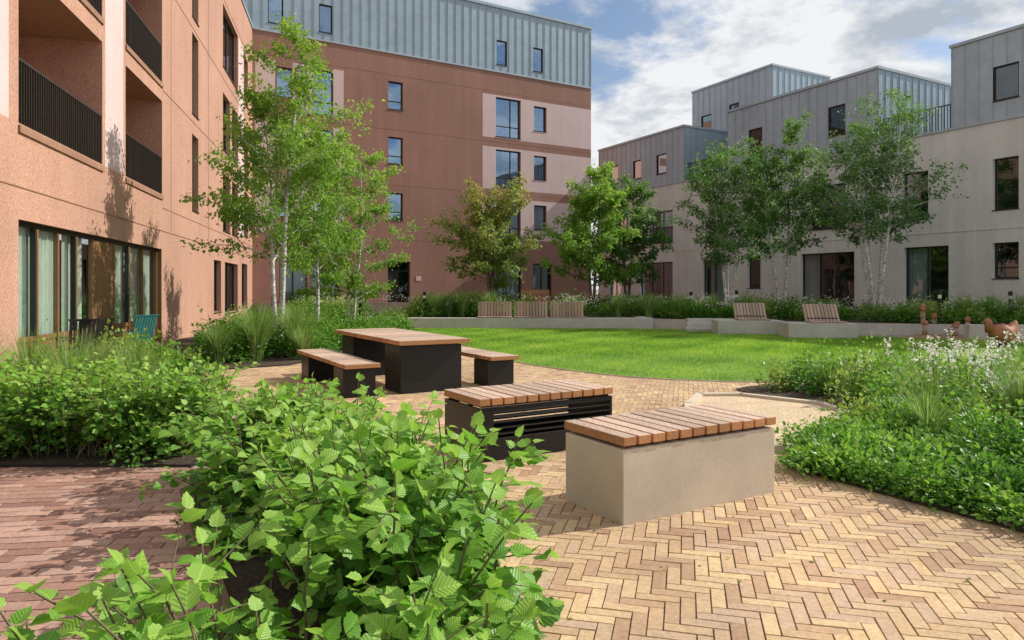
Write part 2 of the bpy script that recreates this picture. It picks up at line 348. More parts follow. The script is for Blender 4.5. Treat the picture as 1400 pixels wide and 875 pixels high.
def curtain(part,F,a,b,n0,c,d,m):
    k=max(6,int((b-a)/.04)); pts=[(a+(b-a)*i/k,n0+.03*math.sin(i*1.9)+.01*math.sin(i*.7)) for i in range(k+1)]
    for p,q in zip(pts[:-1],pts[1:]): part.face([F.P(p[0],p[1],c),F.P(q[0],q[1],c),F.P(q[0],q[1],d),F.P(p[0],p[1],d)],m)
def window(B,F,a,b,c,d,dep=.16,mull=(),trans=(),curt=(),wall=m_brown,fw=.055,glass=None,room=.7,base=0.0):
    glass=glass or m_glass
    fp=B['window_frames']; n0,n1=base-dep-.05,base-dep
    P=F.P
    for q in ([P(a,base,c),P(a,base-dep,c),P(a,base-dep,d),P(a,base,d)],[P(b,base,c),P(b,base,d),P(b,base-dep,d),P(b,base-dep,c)],
              [P(a,base,c),P(b,base,c),P(b,base-dep,c),P(a,base-dep,c)],[P(a,base,d),P(a,base-dep,d),P(b,base-dep,d),P(b,base,d)]): B['window_reveals'].face(q,wall)
    s=base-dep; e=base-dep-room; rp=B['interiors']
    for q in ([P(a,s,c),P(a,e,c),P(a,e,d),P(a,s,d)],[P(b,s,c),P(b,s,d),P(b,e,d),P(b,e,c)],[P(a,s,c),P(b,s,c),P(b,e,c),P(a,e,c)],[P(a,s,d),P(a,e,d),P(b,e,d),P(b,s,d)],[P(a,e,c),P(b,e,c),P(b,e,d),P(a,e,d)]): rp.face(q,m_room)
    F.box(fp,a+.002,b-.002,n0,n1,d-fw,d-.002,m_frame); F.box(fp,a+.002,b-.002,n0,n1,c+.002,c+fw,m_frame)
    F.box(fp,a+.002,a+fw,n0,n1,c+fw,d-fw,m_frame); F.box(fp,b-fw,b-.002,n0,n1,c+fw,d-fw,m_frame)
    for t in mull: u=a+(b-a)*t; F.box(fp,u-fw*.6,u+fw*.6,n0,n1-.003,c+fw,d-fw,m_frame)
    for t in trans: z=c+(d-c)*t; F.box(fp,a+fw,b-fw,n0,n1-.006,z-fw*.5,z+fw*.5,m_frame)
    B['window_glass'].face([P(a+fw,n0+.02,c+fw),P(b-fw,n0+.02,c+fw),P(b-fw,n0+.02,d-fw),P(a+fw,n0+.02,d-fw)],glass)
    for t0,t1 in curt: curtain(B['curtains'],F,a+.02+(b-a-.04)*t0,a+.02+(b-a-.04)*t1,n0-.12,c+.03,d-.03,m_curt)
    F.box(B['window_sills'],a-.02,b+.02,base-dep*.5,base+.03,c-.04,c-.002,m_frame)
def rail(part,F,a,b,n,c,d,step=.10):
    F.box(part,a,b,n-.025,n+.025,d-.04,d,m_rail); F.box(part,a,b,n-.02,n+.02,c,c+.04,m_rail)
    k=int((b-a)/step)
    for i in range(k+1):
        u=a+.01+(b-a-.03)*i/k; F.box(part,u,u+.016,n-.02,n+.02,c+.04,d-.04,m_rail)
def seams(part,F,u0,u1,z0,z1,opens,m,step=.5,n0=0.0):
    k=int((u1-u0)/step)
    for i in range(k+1):
        u=u0+(u1-u0-.03)*i/k; iv=[(z0,z1)]
        for o in opens:
            if o[0]-.06<u<o[1]+.04:
                nv=[]
                for a,b in iv:
                    if o[2]-.05>a: nv.append((a,min(b,o[2]-.05)))
                    if o[3]+.02<b: nv.append((max(a,o[3]+.02),b))
                iv=nv
        for a,b in iv:
            if b-a>.05: F.box(part,u,u+.018,n0,n0+.03,a,b,m)

# left apartment building
FL=Fr((-7.28,10.25),(-.2256,.974),(.974,.2256))
B=Grp('pink_apartment_building')
bal=[]
for zz in (3.9,6.8,9.7):
    for a,b in ((0,3.55),(5.0,8.0),(-5.2,-2.2)): bal.append((a,b,zz,zz+2.42))
win=[(11.5,12.4,3.9,6.25),(11.5,12.4,6.9,9.4),(11.5,12.4,9.9,12.3),(16.8,18.4,3.7,5.9),(16.8,18.4,6.8,9.0),(16.8,20.4,10.0,12.4),(18.9,20.4,3.7,5.9),(18.9,20.4,6.8,9.0),(22.2,23.4,3.9,5.9),(22.2,23.4,6.9,9.0),(22.2,23.4,10,12.2),
     (15.0,16.4,.6,2.5),(17.2,20.4,.5,2.5),(21.5,23.2,.6,2.6)]
grd=(0,7.95,.08,2.48)
op=bal+win+[grd]
facade(B['walls'],FL,-6.5,24.9,0,14.35,op,m_pink,[(3.72,4.85,3.9,14.3,m_pale),(-1.6,-.3,3.9,14.3,m_pale),(20.6,22.0,3.7,12.4,m_pale)])
for w in win: window(B,FL,*w,mull=(.5,) if w[1]-w[0]>1.2 else (),wall=m_pink,curt=((0,.3),) if w[1]-w[0]>1.2 else ())
for a,b,c,d in bal:
    reveal(B['balcony_recess'],FL,a,b,c,d,1.6,m_pink,m_soffit)
    wa,wb=a+.5,b-.35
    facade(B['balcony_recess'],Fr(FL.P(0,-1.6,0),FL.U,FL.N),a,b,c,d,[(wa,wb,c+.05,d-.15)],m_pink)
    window(B,FL,wa,wb,c+.05,d-.15,dep=.08,mull=(.35,.67),base=-1.6,wall=m_pink,curt=((.0,.3),(.75,1)))
    rail(B['balcony_railings'],FL,a+.02,b-.02,-.03,c-.02,c+.98,.085)
    FL.box(B['balcony_edges'],a-.02,b+.02,-.10,.035,c-.14,c-.03,m_soffit)
a,b,c,d=grd; reveal(B['walls'],FL,a,b,c,d,.25,m_bronze)
gp=B['ground_floor_glazing']; n0,n1=-.17,-.11
FL.box(gp,a,b,n0,n1,d-.08,d-.002,m_frame); FL.box(gp,a,b,n0,n1,.62,.70,m_bronze)
FL.box(gp,a,b,n0-.01,n1-.02,.082,.62,m_bronze)
FL.box(gp,3.35,4.55,n0,n1-.004,.7,d-.08,m_bronze)
for u in (0.0,.87,1.68,2.50,3.30,4.55,5.58,6.62,7.88): FL.box(gp,u+.002,u+.068,n0,n1+.012,.083,d-.081,m_bronze if u>0 else m_frame)
for u in (.84,2.47,5.55): FL.box(gp,u-.05,u-.002,n0,n1+.02,.7,d-.08,m_frame)
for u0,u1 in ((.07,3.3),(4.62,7.88)):
    B['window_glass'].face([FL.P(u0,-.15,.7),FL.P(u1,-.15,.7),FL.P(u1,-.15,d-.08),FL.P(u0,-.15,d-.08)],m_glass2)
    k=int((u1-u0)/.82)
    for i in range(k):
        s0=u0+(u1-u0)*i/k; curtain(B['curtains'],FL,s0+.05,s0+(u1-u0)/k*R.uniform(.82,.98),-.26,.65,d-.02,m_curt)
P=FL.P
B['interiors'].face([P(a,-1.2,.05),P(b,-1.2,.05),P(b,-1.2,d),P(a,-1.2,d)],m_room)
for z in (3.55,6.62,9.52,12.6): FL.box(B['courses_and_shade_lines'],8.05,24.8,.0,.010,z,z+.02,m_soffit)  # thin dark strips: shade of shallow joint gaps put in as colour
FL.box(B['courses_and_shade_lines'],-6.4,24.8,0,.012,2.95,2.97,m_soffit)  # same painted gap shade, above the ground floor
for s_ in (8.9,14.0): FL.box(B['panel_joints'],s_,s_+.018,.001,.008,3.0,14.3,m_soffit)
FL.box(B['parapet'],-6.5,24.85,-.4,.05,14.352,14.5,m_zinc)
for q in ([P(-6.5,0,0),P(-6.5,-12,0),P(-6.5,-12,14.35),P(-6.5,0,14.35)],[P(-6.5,-.4,14.34),P(24.9,-.4,14.34),P(24.9,-12,14.34),P(-6.5,-12,14.34)],[P(-6.5,-12,0),P(24.9,-12,0),P(24.9,-12,14.35),P(-6.5,-12,14.35)]): B['rear_walls'].face(q,m_pink)
B.done()

# centre building
FC=Fr((-12.9,34.5),(.866,.5),(.5,-.866))
B=Grp('brown_apartment_building'); Lc=20.79
win=[]
for z0,z1 in ((11.33,12.85),(8.33,9.8),(5.25,6.73)): win.append((7.08,7.93,z0,z1,(),(.3,),()))
for z0,z1 in ((10.56,12.89),(7.5,9.77),(4.5,6.73)):
    win.append((13.79,15.51,z0,z1,(.62,),(.28,),((.66,.98),))); win.append((3.0,4.05,z0,z1,(),(.28,),()))
for z0,z1 in ((11.2,12.7),(8.2,9.65),(5.1,6.6)):
    win.append((16.46,17.37,z0,z1,(),(),())); win.append((1.15,1.95,z0,z1,(),(),()))
win+= [(1.3,2.7,.9,3.0,(.5,),(),((0,1),)),(2.85,4.4,.9,3.0,(.5,),(),((0,.9),)),(13.6,15.6,.75,3.0,(.5,),(),((0,.4),(.6,1))),(16.4,17.8,.9,3.0,(.5,),(),((0,.9),))]
door=(7.05,8.35,.62,2.97)
zn=[]
for z0,z1 in ((10.45,13.0),(7.4,9.9),(4.4,6.85)):
    zn+= [(12.9,20.79,z0,z1,m_pale),(.15,1.1,z0,z1,m_pale),(4.05,4.6,z0,z1,m_pale),(1.96,3.0,z0,z1,m_pale)]
facade(B['walls'],FC,0,Lc,0,14.35,[w[:4] for w in win]+[door],m_brown,zn)
for w in win: window(B,FC,*w[:4],mull=w[4],trans=w[5],curt=w[6],wall=m_brown,glass=m_glassC if w[2]>4 else None)
window(B,FC,*door,mull=(.5,),trans=(.78,),wall=m_brown)
FC.box(B['door'],7.12,7.68,-.19,-.165,.66,2.4,m_frame)
FC.box(B['door_sign'],8.7,9.0,.002,.02,1.9,2.15,m_pale)
mw=[(.75,1.5,14.85,16.3),(3.3,4.0,14.85,16.3),(13.84,14.54,14.85,16.3),(16.4,17.1,14.85,16.3)]
facade(B['metal_cladding'],FC,0,Lc,14.352,18.2,mw,m_zinc)
seams(B['standing_seams'],FC,0,Lc,14.5,18.1,mw,m_zinc)
for w in mw: window(B,FC,*w,dep=.08,wall=m_frame,glass=m_glassC)
FC.box(B['parapet'],-.05,Lc+.05,-.4,.08,18.202,18.36,m_zinc); FC.box(B['parapet'],0,Lc+.04,.001,.05,14.36,14.44,m_zinc2)
for z in (13.2,10.2,7.15,4.15): FC.box(B['courses_and_shade_lines'],0.02,Lc-.02,0,.006,z,z+.018,m_brown)
P=FC.P
B['side_walls'].face([P(Lc,0,0),P(Lc,-14,0),P(Lc,-14,14.35),P(Lc,0,14.35)],m_brown); B['side_walls'].face([P(Lc,0,14.352),P(Lc,-14,14.352),P(Lc,-14,18.2),P(Lc,0,18.2)],m_zinc)
B['roof'].face([P(-6,-.3,18.19),P(Lc,-.3,18.19),P(Lc,-14,18.19),P(-6,-14,18.19)],m_zinc)
B['side_walls'].face([P(-6,-14,0),P(Lc,-14,0),P(Lc,-14,18.2),P(-6,-14,18.2)],m_brown)
B['metal_cladding'].face([P(-6,-.01,14.36),P(0,-.01,14.36),P(0,-.01,18.2),P(-6,-.01,18.2)],m_zinc); seams(B['standing_seams'],FC,-6,-.3,14.4,18.1,[],m_zinc)
B.done()

# right building
FR=Fr((18.86,25.6),(-.482,.876),(-.876,-.482))
B=Grp('cream_terraced_housing'); Lr=26.5
win=[(18.9,22.0,.75,3.1,(.33,.66),(),((0,.2),)),(14.7,16.4,.8,3.1,(.5,),(),((0,.8),)),(12.2,13.07,1.5,3.15,(),(),()),(6.84,9.71,.7,3.15,(.33,.66),(),((.7,1),)),(2.69,4.52,.7,3.2,(.5,),(),((.5,1),)),(.17,1.06,1.85,3.2,(),(.3,),()),
     (18.9,20.9,4.3,6.25,(.5,),(),()),(23.2,24.6,4.4,6.25,(.5,),(),()),(24,25.3,.9,3.1,(.5,),(),()),(14.6,16,4.4,6.3,(.5,),(),()),(11.6,12.9,4.4,6.3,(.5,),(),()),(7.3,9.2,4.3,6.35,(.5,),(),((0,.3),)),(3.5,4.6,4.35,6.35,(),(.3,),()),(.17,1.06,4.45,6.4,(),(.3,),()),(-3.4,-2.2,4.45,6.4,(),(),()),(-4,-2,.8,3.2,(.5,),(),())]
facade(B['walls'],FR,-6,Lr,0,7.8,[w[:4] for w in win],m_cream)
for w in win:
    window(B,FR,*w[:4],mull=w[4],trans=w[5],curt=w[6],wall=m_cream)
    if 4<w[2] and w[1]-w[0]>1.2: rail(B['juliet_railings'],FR,w[0]-.05,w[1]+.05,.06,w[2]-.02,w[2]+.95,.11)
FR.box(B['coping'],-6,Lr+.04,-.35,.05,7.802,7.9,m_zinc2)
FR.box(B['courses_and_shade_lines'],-6,Lr-.02,0,.02,3.72,3.78,m_cream)
P=FR.P
B['roof'].face([P(-6,-.3,7.79),P(Lr,-.3,7.79),P(Lr,-12,7.79),P(-6,-12,7.79)],m_zinc2)
B['side_walls'].face([P(-6,0,0),P(-6,-12,0),P(-6,-12,7.8),P(-6,0,7.8)],m_cream); B['side_walls'].face([P(Lr,0,0),P(Lr,-12,0),P(Lr,-12,7.8),P(Lr,0,7.8)],m_cream)
B['side_walls'].face([P(-6,-12,0),P(Lr,-12,0),P(Lr,-12,7.8),P(-6,-12,7.8)],m_cream)
def block(F,v0,v1,n,dep,z0,z1,wins,endw=()):
    G=Fr(F.P(0,n,0),F.U,F.N); facade(B['metal_cladding'],G,v0,v1,z0,z1,wins,m_zinc2); seams(B['standing_seams'],G,v0,v1,z0,z1-.05,wins,m_zinc2)
    for w in wins: window(B,G,*w,dep=.06,wall=m_frame)
    E=Fr(G.P(v0,0,0),-F.N,-F.U); facade(B['metal_cladding'],E,0,dep,z0,z1,endw,m_zinc); seams(B['standing_seams'],E,0,dep,z0,z1-.05,endw,m_zinc)
    for w in endw: window(B,E,*w,dep=.06,wall=m_frame)
    E2=Fr(G.P(v1,0,0),-F.N,F.U); facade(B['metal_cladding'],E2,0,dep,z0,z1,[],m_zinc2)
    B['metal_cladding'].face([G.P(v0,-dep,z0),G.P(v1,-dep,z0),G.P(v1,-dep,z1),G.P(v0,-dep,z1)],m_zinc2)
    G.box(B['coping'],v0-.05,v1+.05,-dep-.05,.07,z1+.002,z1+.12,m_zinc2)
block(FR,-6,2.6,-.02,5.6,7.9,11.1,[(.17,1.06,8.6,9.9),(-3.2,-2,8.6,9.9)])
block(FR,5.7,14.47,-.02,5.6,7.9,11.15,[(7.3,8.2,8.6,10.0),(12.1,13.0,8.6,9.9)])
block(FR,17.93,Lr,-.02,5.6,7.9,11.1,[(19.5,20.4,8.6,9.8),(21.9,22.7,8.6,9.8),(24.3,25.2,8.6,9.8)])
FB=Fr((15.0,40.0),(-.482,.876),(-.876,-.482))
block(FB,0,6.5,0,5,7.8,14.3,[(2.5,3.3,11.6,12.8),(4.8,5.7,11.2,12.6)],[])
FR.box(B['terrace_wall'],2.7,5.6,-5.2,-5.0,7.9,8.3,m_cream)
rail(B['terrace_railing'],FR,2.65,5.65,-.3,7.92,8.95,.12); rail(B['terrace_railing'],FR,2.65,5.65,-4.8,7.92,8.95,.12); rail(B['terrace_railing'],FR,14.5,17.9,-.3,7.92,8.95,.12)
B.done()

# ------------------------------------------------------------------ furniture
def slats_u(part,F,u0,u1,v0,v1,z0,z1,n,gap=.012,mt=None):
    w=(u1-u0)/n
    for i in range(n): dz=R.uniform(-.002,.002); F.box(part,u0+i*w+gap/2,u0+(i+1)*w-gap/2,v0+R.uniform(-.002,.002),v1,z0,z1+dz,mt or m_wood)
def slats_v(part,F,u0,u1,v0,v1,z0,z1,n,gap=.012,mt=None):
    w=(v1-v0)/n
    for i in range(n): dz=R.uniform(-.002,.002); F.box(part,u0+R.uniform(-.002,.002),u1,v0+i*w+gap/2,v0+(i+1)*w-gap/2,z0,z1+dz,mt or m_wood)
A30=(.862,.507); B30=(-.507,.862)
F=Fr((.674,4.213,.010),A30,B30)
G=Grp('concrete_bench'); F.box(G['base'],0,1.37,0,.61,0,.462,m_conc); F.box(G['batten'],.05,1.32,.05,.56,.463,.482,m_steel)
slats_u(G['seat_slats'],F,-.012,1.382,-.012,.622,.484,.542,12,.018); G.done(.005)
F=Fr((-.27,5.72,.010),(.857,.515),(-.515,.857))
G=Grp('steel_bench'); p=G['frame']
F.box(p,0,.03,0,.66,0,.45,m_steel); F.box(p,1.37,1.4,0,.66,0,.45,m_steel)
for vv in (0,.64):
    F.box(p,.032,.14,vv,vv+.02,0,.45,m_steel); F.box(p,.142,1.368,vv,vv+.02,0,.19,m_steel); F.box(p,.142,1.368,vv,vv+.02,.41,.45,m_steel)
for i in range(4): F.box(G['louvres'],.142,1.368,-.002,.05,.215+i*.05,.228+i*.05,m_steel)
for i in range(4): F.box(G['louvres'],.142,1.368,.61,.66,.215+i*.05,.228+i*.05,m_steel)
F.box(p,.03,1.37,.022,.638,.452,.468,m_steel)
slats_u(G['seat_slats'],F,-.01,1.41,-.01,.67,.47,.53,12,.018); G.done(.004)
F=Fr((-2.15,8.95,.010),(.866,.5),(-.5,.866))
G=Grp('picnic_table'); p=G['legs']
for v0 in (.12,2.25):
    F.box(p,.80,1.72,v0,v0+.014,0,.655,m_steel); F.box(p,.80,.814,v0+.015,v0+.62,0,.655,m_steel); F.box(p,1.706,1.72,v0+.015,v0+.62,0,.655,m_steel); F.box(p,.815,1.705,v0+.60,v0+.614,0,.655,m_steel)
F.box(G['beam'],.85,1.67,.1,3.0,.656,.672,m_steel)
slats_v(G['table_top_slats'],F,.74,1.80,.0,3.1,.674,.738,22,.018); G.done(.004)
def pbench(t0,name='picnic_bench'):
    G=Grp(name); p=G['legs']
    for v0 in (.15,2.0):
        F.box(p,t0+.02,t0+.46,v0,v0+.012,0,.385,m_steel); F.box(p,t0+.02,t0+.032,v0+.013,v0+.45,0,.385,m_steel); F.box(p,t0+.448,t0+.46,v0+.013,v0+.45,0,.385,m_steel); F.box(p,t0+.033,t0+.447,v0+.438,v0+.45,0,.385,m_steel)
    F.box(G['beam'],t0+.04,t0+.44,.1,2.6,.386,.398,m_steel)
    slats_v(G['seat_slats'],F,t0,t0+.48,0,2.7,.40,.455,19,.018); G.done(.004)
pbench(0); pbench(2.14)

F=Fr((-3.8,25.05),(1,0),(0,1))
G=Grp('retaining_wall'); F.box(G['wall'],0,8.9,0,.45,0,.40,m_conc2); F.box(G['return'],8.5,8.9,.452,3.2,0,.399,m_conc2); F.box(G['return'],0,.4,.452,2.0,0,.399,m_conc2); G.done(.01)
for i in range(3):
    G=Grp('wall_bench'); u0=2.55+i*1.32
    slats_u(G['seat_slats'],F,u0,u0+1.24,.0,.44,.402,.45,11,mt=m_wood2)
    w=1.24/11
    for k in range(11):
        a=u0+k*w+.01;b=u0+(k+1)*w-.01; P=F.P
        G['back_slats'].hexa([P(a,.42,.46),P(b,.42,.46),P(b,.47,.46),P(a,.47,.46),P(a,.56,.98),P(b,.56,.98),P(b,.61,.98),P(a,.61,.98)],m_wood2)
    F.box(G['frame'],u0+.05,u0+1.19,.5,.53,.45,.6,m_steel); G.done(.004)
def lounger(O,U,w=1.9):
    F=Fr(O,U,(-U[1],U[0])); G=Grp('concrete_lounge_seat')
    F.box(G['plinth'],0,w,0,1.1,0,.46,m_conc2)
    n=10; ww=1.0/n
    for k in range(n):
        a=.65+k*ww+.009;b=.65+(k+1)*ww-.009; P=F.P
        F.box(G['seat_slats'],a,b,.12,.62,.462,.51,m_wood2)
        G['back_slats'].hexa([P(a,.63,.48),P(b,.63,.48),P(b,.67,.45),P(a,.67,.45),P(a,.98,1.0),P(b,.98,1.0),P(b,1.02,.98),P(a,1.02,.98)],m_wood2)
    F.box(G['frame'],.7,1.6,.69,.72,.462,.60,m_steel); G.done(.006)
lounger((7.95,19.95),(.995,-.10)); lounger((6.4,21.6),(.995,-.10),2.0)
F=Fr((5.75,22.9),(1,-.1),(.1,1)); G=Grp('concrete_steps'); F.box(G['step_1'],0,1.4,0,.5,0,.15,m_conc2); F.box(G['step_2'],.1,1.6,.502,1.0,0,.30,m_conc2); F.box(G['step_3'],.2,1.8,1.002,1.6,0,.42,m_conc2); G.done(.01)
F=Fr((-5.7,25.0),(1,0),(0,1)); G=Grp('concrete_steps')
for i in range(3): F.box(G['step_%d'%(i+1)],0,1.7,i*.4,i*.4+.398,0,.14*(i+1),m_conc2)
G.done(.01)
F=Fr((.45,30.5,.45),(1,.1),(-.1,1)); G=Grp('wooden_bench'); P=F.P
for k in range(8): G['back_slats'].hexa([P(0,.4+k*.03,.42+k*.07),P(1.3,.4+k*.03,.42+k*.07),P(1.3,.43+k*.03,.42+k*.07),P(0,.43+k*.03,.42+k*.07),P(0,.42+k*.03,.48+k*.07),P(1.3,.42+k*.03,.48+k*.07),P(1.3,.45+k*.03,.48+k*.07),P(0,.45+k*.03,.48+k*.07)],m_wood)
slats_v(G['seat_slats'],F,0,1.3,-.1,.38,.36,.41,5)
for u in (.1,1.15): F.box(G['legs'],u,u+.05,-.05,.36,0,.355,m_wood)
G.done()
for x,y,hh in ((8.4,26.0,1.0),(6.7,26.0,.95),(-4.9,22.5,.85),(13.6,22.1,1.05),(16.5,23.0,1.0),(-3.3,26.2,.95)):
    G=Grp('bollard_light'); z=tz(x,y); G['post'].tube([(x,y,z-.1),(x,y,z+hh*.75)],[.06,.06],14,m_steel); G['lens'].tube([(x,y,z+hh*.752),(x,y,z+hh*.86)],[.05,.05],14,m_curt); G['cap'].tube([(x,y,z+hh*.862),(x,y,z+hh),(x,y,z+hh+.01)],[.065,.065,.05],14,m_steel); G.done()
area=[(11.0,19.9),(14,17.5),(18,17.5),(18,20),(12.5,21.6)]
sheet('play_bark_surface',area,.045,M('bark_mulch',(.22,.13,.075),(.40,.25,.15),25,.95,.9))
F=Fr((12.9,19.6),(.98,-.2),(.2,.98)); G=Grp('play_area_wall'); F.box(G['wall'],0,4.2,0,.35,0,.44,m_conc2); G.done(.01)
for i,(x,y,hh) in enumerate(((13.0,22.0,1.0),(13.3,21.9,.7),(13.7,21.4,.45),(14.1,21.5,.6),(12.6,21.2,.5),(13.2,20.7,.4))):
    G=Grp('wooden_play_post'); G['post'].tube([(x,y,0),(x,y,hh*.75)],[.08,.075],12,m_wood2); G['cap'].tube([(x,y,hh*.751),(x,y,hh*.8),(x,y,hh*.95),(x,y,hh)],[.10,.105,.07,.02],12,m_carved); G.done(0,('post','cap'))
G=Grp('carved_play_animal'); x,y=11.9,16.9
G['body'].tube([(x-.36,y,.42),(x-.30,y,.46),(x-.18,y,.42),(x,y,.36),(x+.15,y,.36),(x+.26,y,.45),(x+.33,y,.62),(x+.36,y,.68)],[.02,.08,.19,.26,.24,.16,.07,.02],16,m_carved)
G['head'].tube([(x-.26,y,.42),(x-.31,y,.58),(x-.33,y,.66),(x-.34,y,.74)],[.12,.09,.09,.03],14,m_carved)
G['beak'].tube([(x-.38,y,.66),(x-.50,y,.62)],[.04,.008],8,m_bronze)
G['stand'].tube([(x,y,0),(x,y,.16)],[.12,.12],14,m_steel); G['handle'].tube([(x-.16,y-.2,.62),(x-.16,y+.2,.62)],[.016,.016],8,m_steel)
G.done(0,('body','head'))
def chair(x,y,ang,mat,w=.55):
    F=Fr((x,y,.01),(math.cos(ang),math.sin(ang)),(-math.sin(ang),math.cos(ang))); G=Grp('outdoor_chair'); P=F.P
    for u in (0,w-.03):
        for n_ in (0,.5): F.box(G['legs'],u,u+.03,n_,n_+.03,0,.42,mat)
        F.box(G['arms'],u,u+.035,0,.52,.62,.645,mat); F.box(G['arm_posts'],u+.002,u+.03,.002,.028,.445,.619,mat)
    F.box(G['seat'],.0,w,0,.53,.421,.444,mat)
    k=8
    for i in range(k):
        a=.02+(w-.04)*i/k; b=a+.04; G['back'].hexa([P(a,.53,.44),P(b,.53,.44),P(b,.55,.44),P(a,.55,.44),P(a,.66,.92),P(b,.66,.92),P(b,.68,.92),P(a,.68,.92)],mat)
    G['back'].hexa([P(0,.66,.921),P(w,.66,.921),P(w,.69,.921),P(0,.69,.921),P(0,.67,.95),P(w,.67,.95),P(w,.70,.95),P(0,.70,.95)],mat); G.done()
chair(-7.5,13.7,-1.9,m_green); chair(-6.9,10.6,.4,m_steel); chair(-7.2,12.0,-2.2,m_steel)

# ------------------------------------------------------------------ trees
def tree(name,base,H,cr,z0,stems,nl,ls,bark,leafm,seed,r0=.07,spread=.5,up=.6,droop=-.05,top=.35,nb=26):
    r=random.Random(seed); rg=np.random.default_rng(seed); e=bpy.data.objects.new(name,None); col.objects.link(e)
    tp=Part(); segs=[]; base=Vector(base)
    for s in range(stems):
        az=s*2.4+r.random(); sp=spread*(0 if stems==1 else r.uniform(.6,1.1)); hs=1 if s==0 else r.uniform(.75,.98)
        ph=r.random()*6; pts=[];rad=[]
        for i in range(13):
            f=i/12; o=sp*f**.8
            pts.append(base+Vector((math.cos(az)*o+.09*math.sin(f*6+ph)*f,math.sin(az)*o+.09*math.cos(f*5+ph)*f,H*hs*f-.05)))
            rad.append((r0*(1.25 if i==0 else 1)*(1-f)**.85+.006))
        tp.tube(pts,rad,9,bark,False)
        f0=z0/(H*hs); nbb=max(10,int(nb/(stems**.5)))
        for b in range(nbb):
            g=(b+r.random()*.8)/nbb; f=f0+(1-f0)*g*.98; k=min(11,int(f*12)); t=f*12-k; st=pts[k].lerp(pts[k+1],t)
            prof=(math.sin(math.pi*min(1,(.18+.82*g)**.9))**.7) if g<.75 else (top+(1-g)*1.6)
            prof=min(1,max(.22,prof)); Lb=(cr-sp*.5*f)*prof*r.uniform(.55,1.3)
            a=b*2.399+r.uniform(-.5,.5)+s; dr=Vector((math.cos(a),math.sin(a),up*r.uniform(.6,1.5)+g*.5)).normalized()
            p=st.copy(); bp=[p.copy()]; n=7
            for i in range(n):
                dr=(dr+Vector((r.gauss(0,.14),r.gauss(0,.14),droop+r.gauss(0,.08)))).normalized(); p=p+dr*(Lb/n); bp.append(p.copy())
            rb=max(.006,rad[k]*.42); tp.tube(bp,[rb*(1-i/(n+.5))+.003 for i in range(n+1)],5,bark,False)
            for i in range(2,n+1):
                if r.random()<.2: continue
                for q in range(2):
                    td=(dr+Vector((r.gauss(0,.8),r.gauss(0,.8),r.gauss(-.05,.5)))).normalized(); tl=Lb*r.uniform(.14,.34)
                    m=bp[i]+td*tl*.5; en=bp[i]+td*tl+Vector((0,0,-.04*tl)); tp.tube([bp[i],m,en],[.005,.004,.002],3,bark,False)
                    segs.append((bp[i],en,r.uniform(.25,1.7)))
    tp.obj('trunk_and_limbs',e,smooth=True)
    A=np.array([s[0] for s in segs]);Bq=np.array([s[1] for s in segs]);w=np.array([s[2] for s in segs])*np.linalg.norm(Bq-A,axis=1)**.5; w/=w.sum()
    idx=rg.choice(len(segs),nl,p=w); t=rg.random((nl,1))**.7
    pos=A[idx]*(1-t)+Bq[idx]*t+rg.normal(0,.065+.018*cr,(nl,3))*[1,1,.8]
    c=np.array(base)+[0,0,(z0+H)/2]; out=nrm(pos-c)
    d=out*.5+rg.normal(0,.6,(nl,3))+[0,0,-.35]; nn=rg.normal(0,.55,(nl,3))+[0,0,.8]+out*.4
    cl=rg.random(len(segs))[idx]
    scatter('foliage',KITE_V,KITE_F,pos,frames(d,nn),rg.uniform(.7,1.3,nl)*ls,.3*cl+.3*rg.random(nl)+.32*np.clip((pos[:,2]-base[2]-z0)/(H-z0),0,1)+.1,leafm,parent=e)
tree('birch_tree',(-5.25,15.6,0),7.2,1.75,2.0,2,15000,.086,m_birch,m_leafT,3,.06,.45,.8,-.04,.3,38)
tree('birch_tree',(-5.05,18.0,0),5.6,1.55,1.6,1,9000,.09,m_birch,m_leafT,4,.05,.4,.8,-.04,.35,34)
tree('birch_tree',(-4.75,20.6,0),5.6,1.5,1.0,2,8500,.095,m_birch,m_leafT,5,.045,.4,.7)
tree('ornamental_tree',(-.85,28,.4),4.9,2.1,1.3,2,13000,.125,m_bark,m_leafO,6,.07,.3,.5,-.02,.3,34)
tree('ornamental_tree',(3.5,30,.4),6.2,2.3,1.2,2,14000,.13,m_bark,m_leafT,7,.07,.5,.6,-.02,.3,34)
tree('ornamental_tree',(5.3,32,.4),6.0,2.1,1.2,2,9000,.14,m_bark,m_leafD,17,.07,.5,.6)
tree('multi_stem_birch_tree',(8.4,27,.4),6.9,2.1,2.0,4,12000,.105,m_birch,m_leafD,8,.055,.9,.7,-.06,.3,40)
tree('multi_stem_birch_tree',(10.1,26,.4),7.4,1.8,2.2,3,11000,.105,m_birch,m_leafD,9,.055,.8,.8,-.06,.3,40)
tree('multi_stem_birch_tree',(12.6,24,.38),7.9,2.2,2.6,5,14500,.095,m_birch,m_leafD,10,.06,1.1,.7,-.05,.3,46)

